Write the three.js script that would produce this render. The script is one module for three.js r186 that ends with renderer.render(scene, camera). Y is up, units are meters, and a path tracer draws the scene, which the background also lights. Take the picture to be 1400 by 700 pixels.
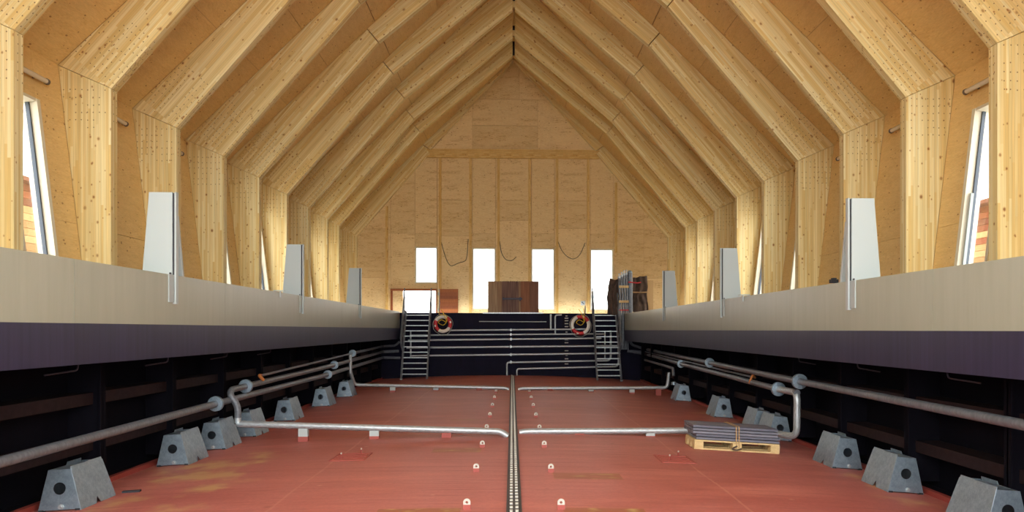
import * as THREE from 'three';
import { mergeGeometries } from 'three/addons/utils/BufferGeometryUtils.js';

// ---------------------------------------------------------------- camera, sky, exposure
const F = 1084, VPX = 700, VPY = 451, EYE = 1.75, YAW = 2.06 * Math.PI / 180;
const SN = Math.sin(YAW), CS = Math.cos(YAW);
const scene = new THREE.Scene();
const camera = new THREE.PerspectiveCamera(2 * Math.atan(350 / F) * 180 / Math.PI, 2, 0.1, 400);
camera.position.set(0, EYE, 0);
camera.rotation.y = -YAW;
camera.setViewOffset(1400, 700, -Math.round(F * Math.tan(YAW)), -(VPY - 350), 1400, 700);
scene.add(camera);
scene.background = new THREE.Color().setRGB(0.97, 1.0, 1.0);
scene.backgroundIntensity = 1.0;
const renderer = new THREE.WebGLRenderer();
renderer.toneMapping = THREE.LinearToneMapping;
renderer.toneMappingExposure = 6.5;
renderer.shadowMap.enabled = true;

// ---------------------------------------------------------------- measuring helpers (metres; Z = distance ahead of the camera, world z = -Z)
const HX = 0.065;                                   // middle line of the hall
const TILT = 0.0088;                                // the barge lists a little
const tiltY = (x) => -TILT * x;
const floorY = (x) => -0.18 * (x / 5) ** 2 + tiltY(x);
const depthOf = (zc, X) => (zc - X * SN) / CS;
function onX(px, py, X) { const d = px - VPX, zc = F * X / (CS * d); return [X, EYE - (py - VPY) * zc / F, -depthOf(zc, X)]; }
function onZ(px, py, Z) { const d = px - VPX; const X = d * CS * Z * CS / (F - d * CS * SN); const zc = X * SN + Z * CS; return [X, EYE - (py - VPY) * zc / F, -Z]; }
function onFloor(px, py) { let y = 0, X = 0, zc = 1; for (let i = 0; i < 5; i++) { zc = F * (EYE - y) / (py - VPY); X = (px - VPX) * zc * CS / F; y = floorY(X); } return [X, y, -depthOf(zc, X)]; }

// ---------------------------------------------------------------- random, noise
function rng(seed) { let a = seed >>> 0; return () => { a = (a + 0x6D2B79F5) | 0; let t = Math.imul(a ^ (a >>> 15), 1 | a); t = (t + Math.imul(t ^ (t >>> 7), 61 | t)) ^ t; return ((t ^ (t >>> 14)) >>> 0) / 4294967296; }; }
function hash(x, y, s = 0) { let h = Math.imul(x | 0, 374761393) + Math.imul(y | 0, 668265263) + Math.imul(s | 0, 1442695041); h = Math.imul(h ^ (h >>> 13), 1274126177); return ((h ^ (h >>> 16)) >>> 0) / 4294967296; }
function vnoise(x, y, s = 0) { const xi = Math.floor(x), yi = Math.floor(y), u = x - xi, v = y - yi, a = u * u * (3 - 2 * u), b = v * v * (3 - 2 * v); const p = hash(xi, yi, s), q = hash(xi + 1, yi, s), r = hash(xi, yi + 1, s), t = hash(xi + 1, yi + 1, s); return (p + (q - p) * a) * (1 - b) + (r + (t - r) * a) * b; }
const fbm = (x, y, s, n = 4) => { let t = 0, a = 0.5, m = 0; for (let i = 0; i < n; i++) { t += a * vnoise(x, y, s + i); m += a; a *= 0.5; x *= 2.03; y *= 2.03; } return t / m; };
const clamp = (v, a = 0, b = 1) => Math.min(b, Math.max(a, v));
const mix = (a, b, t) => [a[0] + (b[0] - a[0]) * t, a[1] + (b[1] - a[1]) * t, a[2] + (b[2] - a[2]) * t];
function texture(w, h, fn, srgb = true) {
  const d = new Uint8Array(w * h * 4);
  for (let j = 0; j < h; j++) for (let i = 0; i < w; i++) { const c = fn((i + 0.5) / w, (j + 0.5) / h), k = (j * w + i) * 4; d[k] = clamp(c[0], 0, 255); d[k + 1] = clamp(c[1], 0, 255); d[k + 2] = clamp(c[2], 0, 255); d[k + 3] = 255; }
  const t = new THREE.DataTexture(d, w, h); t.magFilter = THREE.LinearFilter; t.minFilter = THREE.LinearMipmapLinearFilter; t.wrapS = t.wrapT = THREE.RepeatWrapping; t.generateMipmaps = true;
  if (srgb) t.colorSpace = THREE.SRGBColorSpace; t.needsUpdate = true; return t;
}

// ---------------------------------------------------------------- materials
const std = (o) => new THREE.MeshStandardMaterial(o);
// glued laminated spruce: W metres across, H metres along; dots = area of dowel heads
function glulam(seed, W, H, dots) {
  const R = rng(seed), knots = [], pins = [];
  for (let i = 0; i < W * H * 15; i++) knots.push([R() * W, R() * H, 0.007 + R() * R() * 0.022, 0.4 + R() * 0.6]);
  if (dots) for (const [u0, u1, v0, v1, su, sv] of dots) for (let u = u0; u <= u1; u += su) for (let v = v0; v <= v1; v += sv) if (R() < 0.8) pins.push([u + (R() - 0.5) * 0.012, v + (R() - 0.5) * 0.014]);
  const w = 192, h = 1024, cell = 0.1, grid = new Map();
  const put = (x, y, e) => { for (let a = -1; a <= 1; a++) for (let b = -1; b <= 1; b++) { const k = (Math.floor(x / cell) + a) + ',' + (Math.floor(y / cell) + b); if (!grid.has(k)) grid.set(k, []); grid.get(k).push(e); } };
  for (const k of knots) put(k[0], k[1], ['k', ...k]); for (const p of pins) put(p[0], p[1], ['p', ...p]);
  return texture(w, h, (u, v) => {
    const x = u * W, y = v * H, lam = Math.floor(x / 0.043), off = hash(lam, 7, seed) * 3, len = 1.1 + hash(lam, 9, seed) * 1.6, seg = Math.floor((y + off) / len);
    const tone = hash(lam, seg, seed + 3), warm = hash(lam, seg, seed + 5);
    let c = mix([229, 204, 140], [245, 229, 177], tone); c = mix(c, [223, 187, 112], warm * warm * 0.8);
    const g = fbm(x * 120, y * 1.6, seed + 11, 3) - 0.5; c = c.map((q) => q * (1 + g * 0.16));
    const edge = (x / 0.043) % 1; if (edge < 0.07) c = c.map((q) => q * 0.93);
    for (const e of grid.get(Math.floor(x / cell) + ',' + Math.floor(y / cell)) ?? []) {
      if (e[0] === 'k') { const d = Math.hypot(x - e[1], (y - e[2]) * 0.75) / e[3]; if (d < 1) c = mix(c, [136, 80, 32], e[4] * (1 - d * 0.4) * 0.95); else if (d < 1.9) c = mix(c, [205, 150, 80], e[4] * (1.9 - d) * 0.5); }
      else { const d = Math.hypot(x - e[1], y - e[2]) / 0.0085; if (d < 1.2) c = mix(c, [104, 70, 38], clamp(1.5 - d)); }
    }
    return c;
  });
}
// rotary-cut softwood plywood, 2.5 m x 1.25 m
function plywood(seed, A, B, C, fig = 1) {
  const R = rng(seed), pat = []; for (let i = 0; i < 26; i++) pat.push([R(), R(), 0.006 + R() * 0.012, R()]);
  return texture(512, 320, (u, v) => {
    const x = u * 2.5, y = v * 1.25;
    const wx = 2 * Math.PI * u, wy = 2 * Math.PI * v;
    const warp = fbm(3 + Math.cos(wx) * 0.8, 3 + Math.sin(wx) * 0.8 + v * 9, seed, 4), ring = Math.abs(((warp * 9 + fbm(u * 3, v * 22, seed + 4, 3) * 1.8) % 1) * 2 - 1);
    let c = mix(A, B, fbm(u * 6, v * 20, seed + 2, 4)); c = mix(c, C, fig * clamp((ring - 0.62) * 2) * 0.55 * fbm(u * 5, v * 5, seed + 8, 2));
    c = c.map((q) => q * (0.95 + 0.1 * fbm(u * 40, v * 240, seed + 9, 2)));
    const dash = fbm(u * 34, v * 150, seed + 13, 2) * clamp(fbm(u * 4, v * 7, seed + 14, 2) * 2 - 0.4); if (dash > 0.5) c = mix(c, C, clamp((dash - 0.5) * 4) * (fig > 1 ? 0.8 : 0.3));
    for (const p of pat) { const d = Math.hypot((u - p[0]) * 2.5 * 0.6, (v - p[1]) * 1.25) / p[2]; if (d < 1) c = mix(c, [146, 92, 44], 0.75 * (1 - d * 0.4)); }
    return c;
  });
}
const M = {}, phys = (o) => new THREE.MeshPhysicalMaterial(o);
const postDots = [[0.1, 0.95, 5.55, 6.3, 0.1, 0.13]], lowDots = [[0.08, 0.85, 0.1, 1.15, 0.085, 0.125]];
M.post = [11, 12, 13].map((s) => std({ map: glulam(s, 1.0, 6.8, postDots), roughness: 0.62 }));
M.lower = [21, 22, 23].map((s) => std({ map: glulam(s, 1.0, 5.6, lowDots), roughness: 0.62 }));
M.upper = [31, 32].map((s) => std({ map: glulam(s, 1.0, 5.6, null), roughness: 0.62 }));
M.ply = [41, 42, 43].map((s) => std({ map: plywood(s, [230, 194, 128], [240, 206, 140], [204, 154, 88]), roughness: 0.6 }));
M.plyGable = [[46, 0], [47, 5], [48, -6]].map(([s, k]) => std({ map: plywood(s, [234 + k, 202 + k, 146 + k], [242 + k, 214 + k, 160 + k], [192, 146, 88], 1.1), roughness: 0.7 }));
M.batten = std({ map: glulam(51, 1.0, 5.6, null), roughness: 0.65, color: 0xf6e2c2 });
M.roofSlab = std({ color: 0xd2ac78, roughness: 0.8 });
M.whiteFrame = std({ color: 0xe6dfc8, roughness: 0.5 });
M.darkSeal = std({ color: 0x4a5058, roughness: 0.4, metalness: 0.5 });
M.glass = new THREE.MeshPhysicalMaterial({ color: 0xffffff, transmission: 1, thickness: 0, roughness: 0.02, ior: 1.5 });
const streak = (A, B, s, sx, sy, amp = 1) => texture(512, 512, (u, v) => mix(A, B, clamp(fbm(u * sx, v * sy, s, 4) * amp)));
M.cream = std({ map: streak([158, 161, 140], [168, 171, 152], 61, 60, 5), roughness: 0.3, metalness: 0.0 });
M.purple = std({ map: streak([38, 35, 54], [58, 54, 82], 62, 90, 3), roughness: 0.34 });
M.navy = phys({ specularIntensity: 0.35, map: streak([15, 14, 30], [24, 22, 45], 63, 24, 6), roughness: 0.75 });
M.hull = phys({ specularIntensity: 0.2, map: streak([12, 11, 18], [19, 17, 26], 64, 20, 6), roughness: 0.85 });
M.hullRust = phys({ specularIntensity: 0.3, map: streak([34, 25, 27], [50, 37, 38], 65, 20, 20), roughness: 0.7 });
M.redEdge = std({ color: 0x8e3a30, roughness: 0.6 });
M.galv = std({ map: texture(256, 256, (u, v) => { const g = fbm(u * 26, v * 26, 71, 3), k = fbm(u * 90, v * 90, 72, 2); return mix([128, 144, 157], [170, 187, 198], clamp(g * 0.7 + k * 0.4)); }), roughness: 0.4, metalness: 0.75 });
M.galvPipe = std({ map: texture(256, 256, (u, v) => { const g = fbm(u * 60, v * 26, 73, 3); return mix([150, 156, 160], [206, 212, 212], clamp(g * 1.2 - 0.1)); }), roughness: 0.38, metalness: 0.5 });
M.oldPipe = std({ map: texture(256, 256, (u, v) => mix([92, 97, 104], [130, 134, 139], fbm(u * 10, v * 40, 74, 4))), roughness: 0.42, metalness: 0.25 });
M.whitePaint = std({ color: 0xb0bab8, roughness: 0.45 });
M.slot = std({ color: 0x2a2a2e, roughness: 0.6 });
M.steelDark = std({ color: 0x24211f, roughness: 0.6, metalness: 0.4 });
M.redDeck = std({ map: streak([160, 80, 68], [180, 100, 86], 66, 8, 20), roughness: 0.55 });
M.redPaint = std({ color: 0xa04c42, roughness: 0.55 });
M.buoyRed = std({ color: 0xc42328, roughness: 0.45 });
M.buoyWhite = std({ color: 0xe9e4d8, roughness: 0.5 });
M.ropeYellow = std({ color: 0xd8b020, roughness: 0.8 });
M.ropeGrey = std({ color: 0xb0aca2, roughness: 0.8 });
M.strapRed = std({ color: 0xb8202a, roughness: 0.6 });
M.pallet = std({ map: plywood(81, [206, 176, 122], [224, 198, 146], [170, 132, 82]), roughness: 0.8 });
M.bundle = [[104, 104, 114], [92, 92, 104], [112, 111, 121]].map((c, i) => std({ map: streak(c, c.map((q) => q + 16), 82 + i, 30, 8), roughness: 0.5 }));
M.twine = std({ color: 0xb89468, roughness: 0.8 });
M.cladding = [[140, 72, 30], [156, 84, 36], [126, 62, 26]].map((c, i) => std({ map: streak(c, c.map((q) => q + 22), 86 + i, 6, 60), roughness: 0.6 }));
const board = (A, B, s) => std({ map: texture(128, 256, (u, v) => mix(A, B, clamp(fbm(u * 14, v * 2.2, s, 4) * 1.5 - 0.25))), roughness: 0.7 });
M.chest = [board([140, 108, 80], [176, 146, 112], 91), board([92, 62, 52], [136, 102, 86], 92), board([124, 74, 46], [150, 96, 62], 93), board([106, 68, 50], [132, 84, 62], 94), board([164, 132, 98], [132, 96, 68], 95)];
M.iron = std({ color: 0x35313a, roughness: 0.5, metalness: 0.5 });
M.cloth = std({ map: streak([66, 52, 44], [104, 84, 70], 96, 14, 14), roughness: 0.9 });
M.cable = std({ color: 0x5b4a38, roughness: 0.7 });
M.sign = std({ color: 0xc9cfd0, roughness: 0.5 });
M.ink = std({ color: 0x39485c, roughness: 0.5 });
M.lampTube = std({ color: 0xe2d4bc, roughness: 0.25 });
M.lampCap = std({ color: 0x6a5a50, roughness: 0.5 });
M.concrete = std({ map: streak([196, 193, 186], [212, 208, 200], 97, 30, 30), roughness: 0.9 });
M.shedBrown = [[122, 66, 36], [104, 56, 32], [134, 76, 44]].map((c, i) => std({ map: streak(c, c.map((q) => q + 20), 101 + i, 40, 5), roughness: 0.8 }));
M.shedPale = [[168, 138, 92], [156, 124, 80], [178, 150, 104]].map((c, i) => std({ map: streak(c, c.map((q) => q + 14), 105 + i, 40, 5), roughness: 0.8 }));
M.farWall = std({ color: 0xdcdcd6, roughness: 0.9 });
M.farRoof = std({ color: 0xb0aca8, roughness: 0.9 });
M.farGlass = std({ color: 0x8c9298, roughness: 0.3 });
M.hoseOrange = std({ color: 0xb06a30, roughness: 0.6 });
M.stud = std({ color: 0xc2beb2, roughness: 0.5 });
M.channel = std({ color: 0x4a4442, roughness: 0.5, metalness: 0.4 });
// red deck paint with brushed streaks, worn strips beside the eye plates, weld lines and sandy dirt
const FZ0 = 6, FZ1 = 31, FW = 5.05;
const lugZ = [0, 1, 2, 3, 4, 5, 6, 7].map((k) => 7.75 + 2.03 * k);
{
  const R = rng(5), spots = []; for (let i = 0; i < 60; i++) spots.push([(R() * 2 - 1) * 4.8, FZ0 + R() * 25, 0.02 + R() * 0.05, R()]);
  const strips = [[-1.3, -0.5, 7.5, 7.8, 1.0], [0.5, 1.3, 7.5, 7.82, 1.0], [0.5, 1.32, 9.35, 9.75, 0.8], [-1.15, -0.45, 11.35, 11.75, 0.8], [0.9, 1.5, 13.4, 13.6, 0.25], [-1.2, -0.5, 15.2, 15.6, 0.35], [0.6, 1.3, 17.4, 17.8, 0.3]];
  M.floor = std({ roughness: 0.5, map: texture(1536, 2048, (u, v) => {
    const x = (u * 2 - 1) * FW, Z = FZ0 + v * (FZ1 - FZ0);
    let c = mix([170, 94, 85], [184, 110, 99], fbm(x * 1.2, Z * 14, 201, 4));
    c = mix(c, [156, 72, 60], clamp(fbm(x * 0.5, Z * 0.5, 202, 4) * 2.2 - 0.95) * 0.6);
    c = mix(c, [200, 120, 104], clamp(fbm(x * 0.7 + 9, Z * 2.4, 203, 4) * 2.6 - 1.35) * 0.8);
    c = c.map((q) => q * (0.94 + 0.12 * fbm(x * 40, Z * 60, 204, 2)));
    const scr = fbm(x * 1.4, Z * 40, 205, 3); if (scr > 0.68) c = mix(c, [128, 56, 44], (scr - 0.68) * 3);
    for (const [a, b, p, q, k] of strips) if (x > a && x < b && Z > p && Z < q) { const n = fbm(x * 5, Z * 9, 206, 3); c = mix(c, [146, 84, 50], k * clamp(0.35 + n)); if (n > 0.56) c = mix(c, [176, 138, 84], k * (n - 0.56) * 5); }
    const wx = Math.abs(Math.abs(x) - 2.4 - 0.01 * Math.sin(Z * 3)); if (wx < 0.014) c = mix(c, [196, 134, 112], 0.6 * clamp(0.4 + fbm(Z * 6, x, 207, 2)));
    const wz = Math.abs(((Z - 10.2) % 4.1)); if (wz < 0.012) c = mix(c, [140, 60, 50], 0.5);
    // sand swept against the feet
    const sd = fbm(x * 2.6, Z * 2.2, 208, 6), near = Math.exp(-(((x + 3.9) / 0.75) ** 2)) * clamp((13.2 - Z) / 3) + 0.5 * Math.exp(-(((x - 4.5) / 0.4) ** 2)) * clamp((24 - Z) / 6);
    c = mix(c, [198, 160, 104], clamp((sd * 1.7 + near * 0.6 - 1.2) * 2.6) * clamp(near * 2) * 0.75);
    for (const s of spots) { const d = Math.hypot(x - s[0], Z - s[1]) / s[2]; if (d < 1) c = mix(c, s[3] > 0.6 ? [214, 186, 150] : [120, 52, 42], 0.5 * (1 - d)); }
    return c;
  }) });
}

// ---------------------------------------------------------------- building helpers
const taken = new Map();
function numbered(n) { const k = taken.get(n) ?? 0; taken.set(n, k + 1); return k ? n + '_' + String(k).padStart(3, '0') : n; }
function shadow(o) { o.castShadow = o.receiveShadow = true; return o; }
const prep = (g) => { const q = g.index ? g.toNonIndexed() : g; for (const k of Object.keys(q.attributes)) if (!['position', 'normal', 'uv'].includes(k)) q.deleteAttribute(k); q.morphAttributes = {}; return q; };
function obj(name, geos, m, parent = scene) { const l = Array.isArray(geos) ? geos.map(prep) : [geos]; const o = shadow(new THREE.Mesh(l.length > 1 ? mergeGeometries(l) : l[0], m)); o.name = parent === scene ? numbered(name) : name; parent.add(o); return o; }
function thing(name, label, category, [x, y, z] = [0, 0, 0], group) { const o = new THREE.Group(); o.name = numbered(name); o.position.set(x, y, z); o.userData = { label, category }; if (group) o.userData.group = group; scene.add(o); return o; }
function tag(o, label, category, group) { o.userData.label = label; o.userData.category = category; if (group) o.userData.group = group; return o; }
function struct(o, label, category) { o.userData.kind = 'structure'; if (label) o.userData.label = label; if (category) o.userData.category = category; return o; }
// box with uv in metres (s = metres per texture repeat), long = axis the texture's v runs along
function box(w, h, d, x = 0, y = 0, z = 0, s = 1, long = 'y') {
  const g = new THREE.BoxGeometry(w, h, d).toNonIndexed(), p = g.attributes.position, n = g.attributes.normal, uv = g.attributes.uv;
  for (let i = 0; i < p.count; i++) { const c = { x: p.getX(i), y: p.getY(i), z: p.getZ(i) }, a = { x: Math.abs(n.getX(i)), y: Math.abs(n.getY(i)), z: Math.abs(n.getZ(i)) }; const ax = ['x', 'y', 'z'].filter((k) => a[k] < 0.5); const v = ax.includes(long) ? long : ax[1], u = ax.find((k) => k !== v); uv.setXY(i, (c[u] + x * 0.37 + z * 0.21) / s, (c[v] + y * 0.31 + z * 0.17) / s); }
  g.translate(x, y, z); return g;
}
const cyl = (r, h, x = 0, y = 0, z = 0, n = 20, r2 = r) => new THREE.CylinderGeometry(r2, r, h, n).translate(x, y, z);
// prism from an outline in x/y, extruded along z; uv runs along axis dir from origin o
function prism(pts, z0, depth, { o = [0, 0], dir = [0, 1], W = 1, H = 1, bevel = 0.006, holes = [], du = 0, dv = 0 } = {}) {
  const sh = new THREE.Shape(pts.map((p) => new THREE.Vector2(p[0], p[1]))); for (const h of holes) sh.holes.push(h);
  const b = Math.min(bevel, depth / 3), g = new THREE.ExtrudeGeometry(sh, { depth: depth - 2 * b, bevelEnabled: b > 0, bevelThickness: b, bevelSize: b, bevelOffset: -b, bevelSegments: 1, curveSegments: 24 });
  g.translate(0, 0, z0 + b);
  const p = g.attributes.position, n = g.attributes.normal, uv = g.attributes.uv, L = Math.hypot(...dir), d = [dir[0] / L, dir[1] / L];
  for (let i = 0; i < p.count; i++) { const x = p.getX(i) - o[0], y = p.getY(i) - o[1], al = x * d[0] + y * d[1], ac = x * d[1] - y * d[0]; if (Math.abs(n.getZ(i)) > 0.6) uv.setXY(i, ac / W + du, al / H + dv); else uv.setXY(i, (p.getZ(i) + 0.37) / W + du, al / H + dv); }
  return g;
}
// swept round bar through points with rounded corners
function path(pts, bend = 0.08, seg = 6) {
  const P = pts.map((p) => new THREE.Vector3(...p)), out = [P[0]];
  for (let i = 1; i < P.length - 1; i++) { const a = P[i - 1].clone().sub(P[i]), b = P[i + 1].clone().sub(P[i]), r = Math.min(bend, a.length() * 0.49, b.length() * 0.49); const A = P[i].clone().addScaledVector(a.normalize(), r), B = P[i].clone().addScaledVector(b.normalize(), r); for (let k = 0; k <= seg; k++) { const t = k / seg; out.push(A.clone().multiplyScalar((1 - t) ** 2).addScaledVector(P[i], 2 * t * (1 - t)).addScaledVector(B, t * t)); } }
  out.push(P[P.length - 1]); return out;
}
function sweep(pts, r, n = 12, closed = false) {
  const P = pts.filter((p, i) => i === 0 || p.distanceTo(pts[i - 1]) > 1e-5), pos = [], nor = [], uv = [], idx = []; let N = null, len = 0;
  for (let i = 0; i < P.length; i++) {
    const T = (closed ? P[(i + 1) % P.length].clone().sub(P[(i - 1 + P.length) % P.length]) : P[Math.min(i + 1, P.length - 1)].clone().sub(P[Math.max(i - 1, 0)])).normalize();
    if (!N) { N = Math.abs(T.y) < 0.9 ? new THREE.Vector3(0, 1, 0) : new THREE.Vector3(1, 0, 0); }
    N = N.clone().addScaledVector(T, -N.dot(T)).normalize(); const B = T.clone().cross(N); if (i) len += P[i].distanceTo(P[i - 1]);
    for (let k = 0; k <= n; k++) { const a = k / n * Math.PI * 2, q = N.clone().multiplyScalar(Math.cos(a)).addScaledVector(B, Math.sin(a)); pos.push(P[i].x + q.x * r, P[i].y + q.y * r, P[i].z + q.z * r); nor.push(q.x, q.y, q.z); uv.push(k / n * 6.28 * r * 2, len); }
  }
  for (let i = 0; i < P.length - 1; i++) for (let k = 0; k < n; k++) { const a = i * (n + 1) + k, b = a + n + 1; idx.push(a, a + 1, b, b, a + 1, b + 1); }
  if (!closed) for (const e of [0, P.length - 1]) { const c = pos.length / 3, T = (e ? P[e].clone().sub(P[e - 1]) : P[0].clone().sub(P[1])).normalize(); pos.push(P[e].x, P[e].y, P[e].z); nor.push(T.x, T.y, T.z); uv.push(0, 0); for (let k = 0; k <= n; k++) { const a = e * (n + 1) + k; pos.push(pos[a * 3], pos[a * 3 + 1], pos[a * 3 + 2]); nor.push(T.x, T.y, T.z); uv.push(0, 0); } for (let k = 0; k < n; k++) e ? idx.push(c, c + 1 + k, c + 2 + k) : idx.push(c, c + 2 + k, c + 1 + k); }
  const g = new THREE.BufferGeometry(); g.setAttribute('position', new THREE.Float32BufferAttribute(pos, 3)); g.setAttribute('normal', new THREE.Float32BufferAttribute(nor, 3)); g.setAttribute('uv', new THREE.Float32BufferAttribute(uv, 2)); g.setIndex(idx); return g.toNonIndexed();
}
const tube = (pts, r, bend = 0.08, n = 12) => sweep(path(pts, bend), r, n);
// flange: pair of discs with bolt heads, axis along z
function flange(R, t = 0.03) { const l = [new THREE.CylinderGeometry(R, R, t, 28).rotateX(Math.PI / 2).translate(0, 0, t * 0.6), new THREE.CylinderGeometry(R, R, t, 28).rotateX(Math.PI / 2).translate(0, 0, -t * 0.6)]; for (let k = 0; k < 8; k++) { const a = (k + 0.5) / 8 * Math.PI * 2; l.push(new THREE.CylinderGeometry(0.011, 0.011, t * 3.4, 6).rotateX(Math.PI / 2).translate(Math.cos(a) * R * 0.8, Math.sin(a) * R * 0.8, 0)); } return mergeGeometries(l.map(prep)); }

// ================================================================ THE HALL
const S = 2.68, FT = 0.22, GZ = 35.9;
const K0 = -3;                                     // first arch; the hall is open in front of it
const rearZ = (k) => 11.52 + S * (k - 1);
const frameRear = []; for (let k = K0; k <= 8; k++) frameRear.push(rearZ(k)); frameRear.push(32.24);
const frontZ = rearZ(K0) - FT - 0.3;                // the hall is open at this end
// outlines, right half, x from the middle line
const K = { inB: [7.0, -0.3], inK: [7.0, 5.925], inM: [3.76, 9.70], inA: [0.045, 12.8], outB: [7.117, -0.3], outK: [7.9, 6.32], outM: [4.06, 10.05], outA: [0.045, 13.95] };
const mir = (p, s) => [p[0] * s, p[1]];
const sub = (a, b) => [a[0] - b[0], a[1] - b[1]];
const nth = ['first', 'second', 'third', 'fourth', 'fifth', 'sixth', 'seventh', 'eighth', 'ninth', 'tenth', 'eleventh', 'twelfth', 'thirteenth', 'fourteenth'];
function frame(rear, idx, gable) {
  const t = thing('timber_arch', gable ? 'laminated timber arch set against the plywood gable wall' : 'pale laminated timber arch, ' + nth[frameRear.length - 1 - idx] + ' in front of the gable wall', 'timber arch', [HX, -0.3, -rear], gable ? undefined : 'row of timber arches');
  for (const s of [-1, 1]) {
    const sh = (p) => [p[0] * s, p[1] + 0.3], v = idx * 2 + (s > 0 ? 1 : 0);
    const mk = (name, pts, o, dir, mats, H, du) => { const q = pts.map(sh), d = mir(dir, s), oo = sh(o); obj(name, prism(q, 0, FT, { o: oo, dir: d, W: s, H, du, dv: 0 }), mats[v % mats.length], t); };
    mk('post', [K.inB, K.inK, K.outK, K.outB], [8.0, -0.3], [0, 1], M.post, 6.8, 0);
    const e = 0.012, dl = sub(K.inM, K.inK), ll = Math.hypot(...dl), ux = [dl[0] / ll, dl[1] / ll];
    const up = (p, k) => [p[0] + ux[0] * k, p[1] + ux[1] * k];
    mk('lower_rafter', [up(K.inK, 0.006), up(K.inM, -e), up(K.outM, -e), up(K.outK, 0.006)], [K.inK[0], K.inK[1]], dl, M.lower, 5.6, v * 0.13);
    if (!gable) mk('upper_rafter', [up(K.inM, e), K.inA, K.outA, up(K.outM, e)], K.inM, sub(K.inA, K.inM), M.upper, 5.6, v * 0.21);
    else mk('upper_rafter', [[3.72, 9.83], [0.02, 13.86], K.outA, up(K.outM, e)], K.inM, sub(K.inA, K.inM), M.upper, 5.6, v * 0.21);
  }
  if (!gable) { obj('ridge_block', box(0.084, 1.02, 0.16, 0, 13.72, 0.1, 1), M.upper[0], t); const last = rear > 32; obj('ridge_plate', [box(0.084, last ? 0.55 : 0.16, 0.06, 0, last ? 13.42 : 13.5, 0.185)], M.steelDark, t); obj('ridge_bolt', new THREE.CylinderGeometry(0.03, 0.03, 0.05, 12).rotateX(Math.PI / 2).translate(0, 13.5, 0.225), M.steelDark, t); }
  return t;
}
frameRear.forEach((z, i) => frame(z, i, false));
frame(GZ, 3, true);

// roof: light-tight slab with plywood panels under it, bay by bay
const bays = frameRear.map((z, i) => [z, (frameRear[i + 1] ?? GZ) - FT]);
{
  const roof = struct(new THREE.Group(), 'plywood lined pitched roof between the timber frames', 'ceiling'); roof.name = 'ceiling'; roof.position.x = HX; scene.add(roof);
  const L = GZ + 0.4 - frontZ, A = K.outK, B = [0, 13.99];
  for (const s of [-1, 1]) { const d = sub(B, A), l = Math.hypot(...d), n = [-d[1] / l * -1, d[0] / l * -1].map((q) => q); const up = [d[1] / l, -d[0] / l]; const o = [Math.abs(up[0]), Math.abs(up[1])]; const out = (p, k) => [p[0] + o[0] * k, p[1] + o[1] * k]; const ext = [A[0] - d[0] / l * 0.6, A[1] - d[1] / l * 0.6];
    obj('roof_slab', prism([mir(out(ext, 0.035), s), mir(out(B, 0.035), s), mir([0, 14.35], s), mir(out(ext, 0.3), s)], -(GZ + 0.4), L, { bevel: 0 }), M.roofSlab, roof);
    bays.forEach(([z0, z1], b) => {
      const len = z1 - z0, mid = 0.513;
      const cuts = [0, 0.17 + 0.06 * hash(b, s, 3), 0.35, mid, 0.67 + 0.05 * hash(b, s, 4), 0.84, 1];
      for (let c = 0; c < 6; c++) {
        const t0 = cuts[c] + (c === 3 ? 0.0012 : 0.0006), t1 = cuts[c + 1] - (c === 2 ? 0.0012 : 0.0006), p = (t) => [A[0] + d[0] * t, A[1] + d[1] * t], a = p(t0), e = p(t1);
        const g = prism([mir(a, s), mir(e, s), mir(out(e, 0.028), s), mir(out(a, 0.028), s)], -z1 + 0.004, len - 0.008, { bevel: 0.003 });
        const P = g.attributes.position, uv = g.attributes.uv; for (let i = 0; i < P.count; i++) { const al = ((P.getX(i) * s - A[0]) * d[0] + (P.getY(i) - A[1]) * d[1]) / l; uv.setXY(i, P.getZ(i) / 2.5 + b * 0.37, al / 1.25 + c * 0.29 + (s > 0 ? 0.4 : 0)); }
        obj('plywood_panel', g, M.ply[(b * 2 + c + (s > 0 ? 1 : 0)) % 3], roof);
      }
    });
  }
}
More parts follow.
